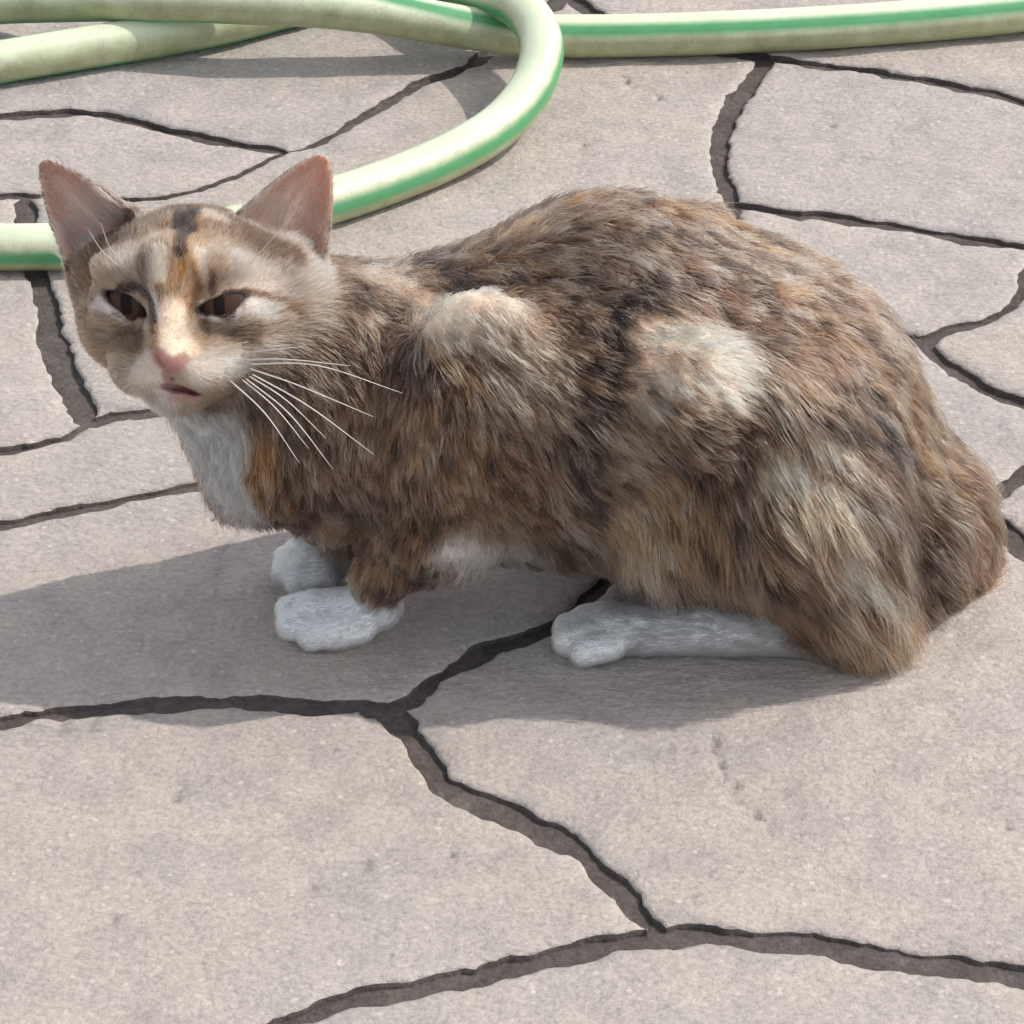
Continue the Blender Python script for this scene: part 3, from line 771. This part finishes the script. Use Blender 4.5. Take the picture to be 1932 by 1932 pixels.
FACE = [
    ([(350, 600)], 200, GB, .85), ([(590, 480), (600, 620), (580, 700)], 28, (.66, .56, .49), .95), ([(560, 560), (570, 660)], 40, CR, .55), ([(240, 490), (280, 520)], 26, PG, .5), ([(470, 510), (520, 540)], 44, PG, .8),
    ([(180, 600), (200, 700)], 46, TP, .55), ([(150, 480), (160, 560)], 40, TP, .5), ([(130, 560), (140, 620)], 20, GB, .8),
    ([(345, 430), (343, 560)], 46, TA, .6), ([(300, 480), (302, 520)], 14, CR, .95), ([(376, 480), (384, 525)], 12, CR, .95), ([(340, 470), (342, 530)], 8, FO, .9), ([(360, 500), (372, 550)], 9, FO, .7),
    ([(322, 500), (318, 550)], 7, FO, .6), ([(268, 480), (275, 540)], 9, BR, .75), ([(397, 522), (400, 552)], 7, BR, .85), ([(300, 545), (300, 580)], 8, BR, .5), ([(370, 545), (362, 580)], 9, BR, .6),
    ([(352, 376), (350, 400), (345, 436)], 23, DK, 1), ([(346, 430), (340, 450), (338, 478)], 12, DK, .95), ([(325, 385), (380, 382)], 12, DK, .6), ([(305, 378), (395, 375)], 14, TP, .8), ([(250, 420), (310, 430)], 11, TP, .7), ([(385, 430), (450, 432)], 14, TP, .7), ([(430, 440), (520, 470)], 18, TP, .5), ([(300, 400), (260, 415)], 12, CR, .5), ([(390, 405), (420, 420)], 12, CR, .6),
    ([(330, 590), (328, 640)], 26, CR, .9), ([(322, 650)], 22, CR, 1), ([(288, 620), (290, 660)], 12, FO, .5), ([(368, 640), (376, 660)], 15, FO, .45), ([(350, 640), (362, 660)], 14, CR, .7),
    ([(290, 560), (293, 600)], 7, FW, .8), ([(383, 570), (380, 600)], 6, FW, .8), ([(205, 582), (240, 605), (275, 618)], 8, FW, .85), ([(180, 570), (200, 578)], 13, FW, .7), ([(400, 602), (450, 590)], 8, FW, .75), ([(475, 578), (500, 590)], 17, FW, .8),
    ([(205, 556), (230, 546), (262, 545), (285, 565), (290, 605)], 7, DK, .95), ([(388, 592), (392, 570), (425, 556), (465, 552)], 7, DK, .95), ([(465, 553), (500, 556), (530, 575), (560, 600)], 7, BR, .9), ([(205, 556), (175, 565), (158, 600), (150, 630)], 9, TP, .9),
    ([(215, 590), (250, 607)], 3.5, DK, .7), ([(400, 596), (440, 590)], 3.5, DK, .6),
    ([(285, 600), (288, 625)], 6, BR, .8), ([(380, 605), (390, 630)], 7, BR, .7), ([(230, 640), (260, 650)], 28, TP, .7), ([(440, 632), (465, 628)], 24, TP, .9), ([(420, 660), (470, 660)], 10, GB, .6), ([(180, 672), (205, 680)], 12, TP, .9), ([(252, 685)], 7, TP, .6),
    ([(280, 700), (270, 730), (300, 750)], 34, MZ, .7), ([(220, 720), (250, 750)], 26, MZ, .6), ([(380, 700), (440, 690)], 30, MZ, .8), ([(430, 684), (462, 690)], 14, FW, .8), ([(390, 715), (440, 715)], 7, TA, .6), ([(400, 735), (420, 730)], 10, TA, .5), ([(410, 668), (432, 668)], 6, TP, .5), ([(500, 660), (560, 690)], 30, CR, .7), ([(530, 665)], 14, FO, .4), ([(470, 740), (440, 780)], 30, FW, .8), ([(330, 785)], 36, FW, .9), ([(290, 760), (380, 775)], 18, FW, .7),
]
FACE.append(([(325, 749), (372, 755)], 8, (.46, .29, .255), .6))
BARE = [  # skin colours
    ([(300, 672), (320, 692), (350, 680)], 15, (.40, .195, .165), 1), ([(322, 700)], 12, (.37, .175, .15), 1), ([(296, 672), (308, 692)], 5, (.22, .10, .085), .8), ([(354, 676)], 6, (.30, .15, .11), .7),
    ([(325, 715), (327, 735)], 5, (.10, .045, .045), 1), ([(300, 745), (345, 752), (385, 748)], 13, (.34, .16, .16), 1), ([(378, 742), (388, 746)], 8, (.07, .045, .035), 1), ([(330, 736), (350, 744)], 7, (.26, .11, .11), 1)]
def seg3(P, poly):
    best = np.full(len(P), 9.)
    if len(poly) == 1: return np.linalg.norm(P - poly[0], axis=1)
    for a, b in zip(poly[:-1], poly[1:]):
        ab = b - a; t = np.clip(((P - a) @ ab) / (ab @ ab + 1e-12), 0, 1)
        best = np.minimum(best, np.linalg.norm(P - a - t[:, None] * ab, axis=1))
    return best
def prep(L):
    out = []
    for poly, w, c, s in L:
        h = [hit(u, v) for u, v in poly]; h = [x for x in h if x is not None]
        if h: out.append((np.array(h), w, np.array(c), s))
    return out
COAT3, FACE3, BARE3 = prep(COAT), prep(FACE), prep(BARE)
def weights(P):
    ws = []
    for p in PR: ws.append(np.exp(-np.clip(prim_sdf(p, P), -.002, .2) / .004))
    ws = np.array(ws); return ws / ws.sum(0)
REG = {}
for i, p in enumerate(PR): REG.setdefault(p[5], []).append(i)
def paint(P, C, lst, warp=1.0, soft=1.0):
    wob = 1 + warp * (.30 * vnoise(P, 120, 2) + .35 * vnoise(P + 5, 55, 2))
    for poly, w, c, s in lst:
        r = w / S
        d = seg3(P, poly) * wob
        a = s * np.clip((1 + .45 * soft - d / r) / soft, 0, 1)
        a = a * a * (3 - 2 * a) if s == 1 else np.clip(a, 0, 1)
        C += a[:, None] * (c - C)
    return C
def coat(P, Wt):
    n1 = vnoise(P * [1, 1, 1], 28, 2); n2 = vnoise(P + 7, 70, 2)
    C = np.tile(np.array(TP), (len(P), 1)) * .95
    C += np.clip(n1 * 1.2, 0, 1)[:, None] * (np.array(TA) - C) * .7
    C += np.clip(-n1 * 1.4 + .3 * n2, 0, 1)[:, None] * (np.array(DK) - C) * .6
    C += np.clip(n2 * 1.2, 0, 1)[:, None] * (np.array(RB) - C) * .5
    Wr = {k: Wt[v].sum(0) for k, v in REG.items()}
    C += np.clip(Wr['paw'] * 1.5 - .25, 0, 1)[:, None] * (np.array(WH) - C)
    C = paint(P, C, COAT3)
    fw = np.clip(Wr['head'] * 1.6 - .3, 0, 1)[:, None]
    CF = paint(P, C.copy(), FACE3, .5, .5)
    C = C + fw * (CF - C)
    return np.clip(C, .02, .85), Wr

# head-local masks
def masks(P, Nn):
    H = to_head(P)
    bare = np.zeros(len(P))
    ear_in = np.zeros(len(P)); ear = np.zeros(len(P))
    Nl = Nn @ HM
    for e in EARS:
        w, s, n = ear_coords(e, H); a, b = ear_profile(e, s); a = np.maximum(a, .5)
        on = (s > -.18) & (s < 1.1) & (np.abs(w) < a + 10) & (n < 22) & (n > -b - 14)
        n0 = -b * (1 - np.clip(np.abs(w) / a, 0, 1.3) ** 2)
        ear = np.maximum(ear, on * np.clip((s + .10) * 5, 0, 1))
        ear_in = np.maximum(ear_in, on * (n > n0) * (np.abs(w) < a * .93) * np.clip((s + .02) * 9, 0, 1) * ((Nl @ e['N']) > -.2))
    eye = np.full(len(P), 99.)
    for i in range(2):
        ok = H[:, 2] > 40
        eye = np.where(ok, np.minimum(eye, eye_cut(i, H)), eye)
    q = (H - [0, -102, 204]) / [36, 31, 40]
    nose = np.linalg.norm(q, axis=1)
    mouth = np.full(len(P), 9.)
    for c, r in MOUTH: mouth = np.minimum(mouth, np.linalg.norm((H - c) / (np.array(r) + 5), axis=1))
    return H, ear, ear_in, eye, nose, mouth

Wt = weights(V)
CV, Wr = coat(V, Wt)
Hh, EAR, EARI, EYE, NOSE, MOU = masks(V, NR)
hw = np.clip(Wr['head'] * 2, 0, 1)
CB = paint(V, CV.copy(), BARE3, .2)
mk = np.clip((1.25 - NOSE) * 4, 0, 1); mk = np.maximum(mk, np.clip((1.25 - MOU) * 4, 0, 1))[:, None]
CV = CV + mk * (CB - CV)
mi = np.clip((1.12 - MOU) * 6, 0, 1)[:, None]
CV = CV + mi * (np.array((.33, .16, .15)) - CV) * .7
hs = np.clip((H_s := np.maximum(ear_coords(EARS[0], Hh)[1] * (Hh[:, 0] < 0), ear_coords(EARS[1], Hh)[1] * (Hh[:, 0] > 0))), 0, 1)[:, None]
def ear_tone(H):
    out = np.tile(np.array((.36, .24, .205)), (len(H), 1))
    for e in EARS:
        w, s_, n = ear_coords(e, H); a, b = ear_profile(e, s_); rel = np.clip(np.abs(w) / np.maximum(a, 1), 0, 1.2)
        cc = np.array((.74, .54, .46)); rim = np.array((.24, .16, .13))
        f_ = np.clip(1.1 - rel * 1.25 - np.abs(s_ - .38) * 1.1, 0, 1)[:, None]
        c_ = np.array((.47, .28, .215)) + f_ * (cc - np.array((.47, .28, .215)))
        g_ = np.clip((s_ - .72) * 3, 0, 1)[:, None]; c_ = c_ + g_ * (np.array((.36, .22, .17)) - c_)
        g_ = np.clip((.10 - s_) * 4, 0, 1)[:, None]; c_ = c_ + g_ * (rim - c_)
        out = np.where((np.sign(H[:, 0]) == np.sign(e['base'][0]))[:, None], c_, out)
        rm = np.clip((rel - .80) * 8, 0, 1)[:, None] * .75; out = np.where((np.sign(H[:, 0]) == np.sign(e['base'][0]))[:, None], out + rm * (np.array((.66, .54, .44)) - out), out)
        if e['base'][0] > 0:
            ow = np.clip(np.sign(H[:, 0]) * ((H - e['base']) @ HM.T @ RGT) / e['a'] * 1.6 - .35, 0, 1) * (H[:, 0] > 0)
            out = out + (ow * .6)[:, None] * (np.array((.74, .33, .19)) - out)  # orange backlit glow painted into the outer side of the right ear
    return out * (1 + .15 * vnoise(H / 40, 1., 3))[:, None]
earcol = ear_tone(Hh)
CV = CV + EARI[:, None] * (earcol - CV)
CV = CV + (EAR * (1 - EARI))[:, None] * (np.array((.30, .235, .185)) - CV) * .8
lid = np.clip(1 - (EYE - 1) / 5, 0, 1) * (EYE < 20)
CV = CV + lid[:, None] * (np.array((.07, .05, .045)) - CV)
at = me.attributes.new('coat', 'FLOAT_COLOR', 'POINT')
at.data.foreach_set('color', np.concatenate([CV, np.ones((len(V), 1))], 1).ravel())
at = me.attributes.new('ear', 'FLOAT', 'POINT'); at.data.foreach_set('value', EAR)
at = me.attributes.new('wet', 'FLOAT', 'POINT'); at.data.foreach_set('value', np.clip(mk[:, 0], 0, 1))

def skin_material():
    m, nt, bs = new_mat('cat_skin')
    c = N(nt, 'ShaderNodeAttribute', attribute_name='coat').outputs['Color']
    pos = N(nt, 'ShaderNodeNewGeometry').outputs['Position']
    c2 = mix(nt, .35, c, ramp(nt, noise(nt, pos, 600, 3, .6), [(.3, (.38, .38, .38)), (.7, (.62, .62, .62))]), 'OVERLAY')
    nt.links.new(c2, bs.inputs['Base Color'])
    wet = N(nt, 'ShaderNodeAttribute', attribute_name='wet').outputs['Fac']
    nt.links.new(math_(nt, 'SUBTRACT', .8, math_(nt, 'MULTIPLY', wet, .38)), bs.inputs['Roughness'])
    bs.inputs['Specular IOR Level'].default_value = .25
    b = N(nt, 'ShaderNodeBump'); b.inputs['Strength'].default_value = .3; b.inputs['Distance'].default_value = .0006
    nt.links.new(noise(nt, pos, 1400, 2, .5), b.inputs['Height']); nt.links.new(b.outputs[0], bs.inputs['Normal'])
    tr = N(nt, 'ShaderNodeBsdfTranslucent'); tr.inputs[0].default_value = (.92, .42, .24, 1)
    ms = N(nt, 'ShaderNodeMixShader')
    nt.links.new(math_(nt, 'MULTIPLY', N(nt, 'ShaderNodeAttribute', attribute_name='ear').outputs['Fac'], .22), ms.inputs[0])
    nt.links.new(bs.outputs[0], ms.inputs[1]); nt.links.new(tr.outputs[0], ms.inputs[2])
    nt.links.new(ms.outputs[0], nt.nodes['Material Output'].inputs['Surface'])
    return m
cat = bpy.data.objects.new('cat', None); COL.objects.link(cat)
cat.location = (0, 0, 0)
tag(cat, 'crouching brown tabby cat with cream patches, white bib and white paws, looking up', 'cat')
body = link('body', me, skin_material(), cat)

# fur ------------------------------------------------------------------------
def build_fur(n_target=300000, npt=6):
    tri = np.concatenate([F[:, [0, 1, 2]], F[:, [0, 2, 3]]])
    a, b, c = V[tri[:, 0]], V[tri[:, 1]], V[tri[:, 2]]
    ar = np.linalg.norm(np.cross(b - a, c - a), axis=1) / 2
    pos = (a + b + c) / 3
    headw = hw[tri].mean(1); paww = np.clip(Wr['paw'] * 1.5, 0, 1)[tri].mean(1)
    dn = 1.0 + 2.2 * headw + 1.4 * paww + .8 * EAR[tri].mean(1)
    dn *= np.where(pos[:, 2] < .0025, 0, 1)
    dn *= np.where((NR[tri[:, 0]] @ np.array([0, -1, .6])) < -.5, .6, 1)
    dn *= (1 - EARI[tri].mean(1) * .80)
    keep = (NOSE[tri].mean(1) > 1.02) & (MOU[tri].mean(1) > 1.0) & (EYE[tri].mean(1) > 2.0)
    dn *= keep
    pr = ar * dn; pr /= pr.sum()
    idx = rng.choice(len(tri), n_target, p=pr)
    r1 = np.sqrt(rng.random(n_target)); r2 = rng.random(n_target)
    wa, wb, wc = 1 - r1, r1 * (1 - r2), r1 * r2
    def ip(X): return X[tri[idx, 0]] * wa[:, None] + X[tri[idx, 1]] * wb[:, None] + X[tri[idx, 2]] * wc[:, None]
    P = ip(V); Nn = ip(NR); Nn /= np.linalg.norm(Nn, axis=1, keepdims=True)
    Wp = weights(P)
    hj = np.clip(Wp[REG['head']].sum(0) * 1.6, 0, 1)[:, None]
    Cc, wr = coat(P + rng.normal(size=P.shape) * (.0010 - .0007 * hj), Wp)
    Cc = np.power(Cc, 1.18)
    gl = Cc.mean(1, keepdims=True); Cc = np.clip(gl + 1.36 * (Cc - gl), .008, .9)
    H, ear, ear_in, eye, nose, mouth = masks(P, Nn)
    LN = np.array([p[3] for p in PR]); FL = np.array([p[4] / (np.linalg.norm(p[4]) + 1e-9) for p in PR])
    ln = (Wp * LN[:, None]).sum(0)
    ln = np.where(ln > .0075, .0075 + (ln - .0075) * .72, ln)
    fl = (Wp[:, :, None] * FL[:, None, :]).sum(0)
    # head: away from the nose
    hd = np.clip(wr['head'] * 1.8 - .2, 0, 1)[:, None]
    hv = H - np.array([0, -95, 230]); hv[:, 1] += np.where(H[:, 1] < -60, -.2 * np.abs(hv[:, 0]), 0); hv[:, 2] -= 60
    hv /= np.linalg.norm(hv, axis=1, keepdims=True); hv = hv @ HM.T
    fl = fl * (1 - hd) + hv * hd
    for e in EARS:
        w, s, n = ear_coords(e, H); m = ((ear > .3) & (np.abs(w) < e['a'] * 1.3) & (s > -.15) & (np.sign(H[:, 0]) == np.sign(e['base'][0])))[:, None]
        fl = np.where(m, (e['A'] + .25 * np.sign(w)[:, None] * e['Wd']) @ HM.T, fl)
    # wander
    fl = fl + .42 * np.stack([vnoise(P + k * 9, 45, 2) for k in range(3)], 1) * (1 - .6 * hd)
    fl = fl - Nn * (fl * Nn).sum(1, keepdims=True)
    fl /= np.maximum(np.linalg.norm(fl, axis=1, keepdims=True), 1e-6)
    ln = ln * (1 - ear * .82)
    es = np.maximum(np.where(H[:, 0] < 0, ear_coords(EARS[0], H)[1], 0), np.where(H[:, 0] > 0, ear_coords(EARS[1], H)[1], 0))
    ln = np.where(ear_in > .4, np.where(es < .3, .009, .0035), ln)
    ln = ln * np.clip(.25 + (eye - 2) / 28, .25, 1)
    ln = ln * np.clip(.3 + (nose - 1) * .7, .3, 1) * np.clip(.35 + (mouth - 1) * .6, .35, 1)
    Cc = np.where((ear > .4)[:, None] & (ear_in < .4)[:, None], Cc * .4 + .6 * np.array((.36, .29, .235)), Cc)
    Cc = np.where((ear_in > .4)[:, None], np.array((.50, .42, .37)), Cc)
    # clumps
    isbody = np.clip(1 - wr['head'] * 1.6 - wr['paw'] * 1.5, 0, 1)
    ncl = n_target // 24
    cid = rng.choice(n_target, ncl, replace=False)
    kd = KDTree(ncl)
    for i, q in enumerate(cid): kd.insert(P[q], i)
    kd.balance()
    cl = np.fromiter((kd.find(p)[1] for p in P), np.int32, n_target)
    root = cid[cl]
    clr = rng.normal(size=ncl)[cl]; clr2 = rng.random(ncl)[cl]
    cll = rng.uniform(.75, 1.25, ncl)[cl]
    ln = ln * rng.uniform(.6, 1.2, n_target) * (1 + .35 * isbody * vnoise(P, 55, 2)) * (1 + (cll - 1) * isbody)
    # colour variation: ticked tabby streaks
    lum = Cc.mean(1); con = isbody * np.clip(1.2 - lum * 1.9, .12, 1)
    Cc = Cc * np.exp(.22 * con * clr + .16 * rng.normal(size=n_target) * (.4 + .6 * con))[:, None]
    a1 = (np.clip((clr2 - .70) / .3, 0, 1) * .8 * con * np.clip(lum * 6, .25, 1))[:, None]; Cc = Cc + a1 * (np.array((.50, .35, .255)) - Cc)
    a2 = (np.clip((.30 - clr2) / .3, 0, 1) * .8 * con)[:, None]; Cc = Cc + a2 * (np.array(DK) - Cc)
    A_ = P - fl * (P * fl).sum(1, keepdims=True) * .66
    st1 = vnoise(A_, 185, 2) + .8 * vnoise(A_ + 3, 400, 2); st2 = vnoise(A_ + 11, 95, 2)
    tabby = isbody * np.clip(1.35 - lum * 1.5, .15, 1) + (1 - isbody) * np.clip(hd[:, 0], 0, 1) * .38
    up = (np.clip(st1 * 2.6 - .25, 0, 1) * .72 * tabby)[:, None]
    warm = np.where((st2 > .05)[:, None], np.array((.54, .28, .14)), np.array((.72, .54, .40)))
    Cc = Cc + up * (warm * (.45 + .55 * np.clip(lum * 4.5, .25, 1))[:, None] - Cc)
    dn_ = (np.clip(-st1 * 2.6 - .25, 0, 1) * .85 * tabby)[:, None]
    Cc = Cc + dn_ * (np.array((.024, .018, .016)) - Cc)
    Cc = np.clip(Cc, .012, .9)
    # strands
    t = np.linspace(0, 1, npt)[None, :, None]
    lift = (.50 * isbody + .40 * (1 - isbody) + .10 * rng.normal(size=n_target))[:, None, None]
    jit = rng.normal(size=(n_target, 3)) * (.07 + .09 * isbody)[:, None]
    dirT = fl + jit; 
    side = np.cross(Nn, fl)
    bend = rng.normal(size=n_target)[:, None, None] * .10 + (vnoise(P, 80, 2) * .35 * isbody)[:, None, None]
    L = ln[:, None, None]
    path = L * (Nn[:, None, :] * (lift * (t - .55 * t * t) * 1.05) + dirT[:, None, :] * (.55 * t + .42 * t * t) + side[:, None, :] * bend * t * t)
    path[:, :, 2] -= (L[:, :, 0] * .16 * isbody[:, None]) * t[:, :, 0] ** 2
    X = P[:, None, :] + path
    Xc = X[root]
    cf = (isbody * .48)[:, None, None] * np.clip(t, 0, 1) ** 1.3
    X = X + (Xc - X) * cf
    X += rng.normal(size=X.shape) * (.00025 * (.4 + isbody))[:, None, None] * t
    X[:, :, 2] = np.maximum(X[:, :, 2], .0012 + .0005 * rng.random((n_target, npt)))
    rad = (.000110 + .00006 * isbody)[:, None] * np.array([1, 1, .95, .8, .55, .18])[None, :npt]
    cu = bpy.data.hair_curves.new('fur')
    cu.add_curves([npt] * n_target)
    cu.points.foreach_set('position', X.astype(np.float32).ravel())
    ra = cu.attributes.get('radius') or cu.attributes.new('radius', 'FLOAT', 'POINT')
    ra.data.foreach_set('value', np.ascontiguousarray(rad, np.float32).ravel())
    ca = cu.attributes.new('coat', 'FLOAT_COLOR', 'CURVE')
    ca.data.foreach_set('color', np.concatenate([Cc, np.ones((n_target, 1))], 1).astype(np.float32).ravel())
    m = bpy.data.materials.new('cat_fur'); m.use_nodes = True; nt = m.node_tree
    nt.nodes.remove(nt.nodes['Principled BSDF'])
    h = N(nt, 'ShaderNodeBsdfHairPrincipled')
    h.parametrization = 'COLOR'
    c = N(nt, 'ShaderNodeAttribute', attribute_name='coat').outputs['Color']
    gm = N(nt, 'ShaderNodeGamma'); gm.inputs['Gamma'].default_value = .74; nt.links.new(c, gm.inputs['Color']); tip = gm.outputs[0]
    ic = N(nt, 'ShaderNodeHairInfo').outputs['Intercept']
    c = mix(nt, ramp(nt, ic, [(.35, (0, 0, 0)), (.9, (.42, .42, .42))]), c, tip)
    nt.links.new(c, h.inputs['Color'])
    h.inputs['Roughness'].default_value = .45
    h.inputs['Radial Roughness'].default_value = .65
    h.inputs['Coat'].default_value = 0
    h.inputs['IOR'].default_value = 1.36
    nt.links.new(h.outputs[0], nt.nodes['Material Output'].inputs['Surface'])
    return link('fur', cu, m, body)
fur = build_fur()

# eyes -----------------------------------------------------------------------
def simple(name, col, rough=.4, spec=.5, coat_=0):
    m, nt, bs = new_mat(name)
    pos = N(nt, 'ShaderNodeNewGeometry').outputs['Position']
    k = mix(nt, noise(nt, pos, 900, 3, .6), tuple(x * .75 for x in col), tuple(min(1, x * 1.25) for x in col))
    nt.links.new(k, bs.inputs['Base Color'])
    bs.inputs['Roughness'].default_value = rough; bs.inputs['Specular IOR Level'].default_value = spec; bs.inputs['Coat Weight'].default_value = coat_
    return m
M_EYE = simple('eye_rim', (.045, .030, .027), .35, .25, 0); M_IRIS = simple('iris', (.060, .031, .021), .35, .15, 0); M_PUP = simple('pupil', (.016, .010, .009), .5, .08, 0)
def cap_mesh(name, r, ang, c, mat, parent, squash=1.0):
    bm = bmesh.new(); rings = 10; seg = 28
    top = bm.verts.new(hl(c[0], c[1], c[2] + r)); prev = None
    for i in range(1, rings + 1):
        a = ang * i / rings
        cur = [bm.verts.new(hl(c[0] + r * math.sin(a) * math.cos(2 * math.pi * k / seg) * squash, c[1] + r * math.sin(a) * math.sin(2 * math.pi * k / seg), c[2] + r * math.cos(a))) for k in range(seg)]
        for k in range(seg):
            k2 = (k + 1) % seg
            bm.faces.new((top, cur[k], cur[k2]) if prev is None else (prev[k], cur[k], cur[k2], prev[k2]))
        prev = cur
    m = bpy.data.meshes.new(name); bm.to_mesh(m); bm.free()
    for p in m.polygons: p.use_smooth = True
    return link(name, m, mat, parent)
for c, r, _ in EYES:
    e = cap_mesh('eye', r, math.pi * .98, c, M_EYE, cat)
    cap_mesh('iris', r + .6, .80, c, M_IRIS, e)
    cap_mesh('pupil', r + 1.2, .42, c, M_PUP, e, .8)

# whiskers -------------------------------------------------------------------
M_WH = simple('whisker', (.72, .68, .64), .4, .4)
WHK = [((463, 698), (560, 726), (704, 786), .030), ((466, 706), (580, 765), (706, 858), .030), ((456, 714), (545, 780), (629, 886), .030), ((428, 718), (500, 780), (565, 874), .028),
       ((462, 710), (540, 755), (615, 827), .026), ((456, 672), (510, 660), (572, 654), .022), ((458, 684), (540, 678), (660, 690), .026), ((464, 692), (600, 690), (760, 742), .034), ((450, 716), (520, 770), (582, 846), .027)]
for a, b, c, dy in WHK:
    p0 = hit(*a)
    if p0 is None: continue
    y1 = p0[1] - dy * .55; y2 = p0[1] - dy * .75
    path = catmull([p0 + np.array([0, .002, 0]), on_y(b[0], b[1], y1), on_y(c[0], c[1], y2)], 8)
    tt = np.linspace(0, 1, len(path))
    tube(path, .00030 * (1 - tt) ** .7 + .00007, 6, 0, 'whisker', M_WH, cat)
BROW = [((228, 505), (190, 470), (165, 430)), ((236, 500), (205, 462), (190, 420)), ((470, 500), (505, 460), (530, 430))]
for a, b, c in BROW:
    p0 = hit(*a)
    if p0 is None: continue
    path = catmull([p0, on_y(b[0], b[1], p0[1] - .012), on_y(c[0], c[1], p0[1] - .012)], 6)
    tt = np.linspace(0, 1, len(path))
    tube(path, .00016 * (1 - tt) ** .7 + .00004, 5, 0, 'whisker', M_WH, cat)
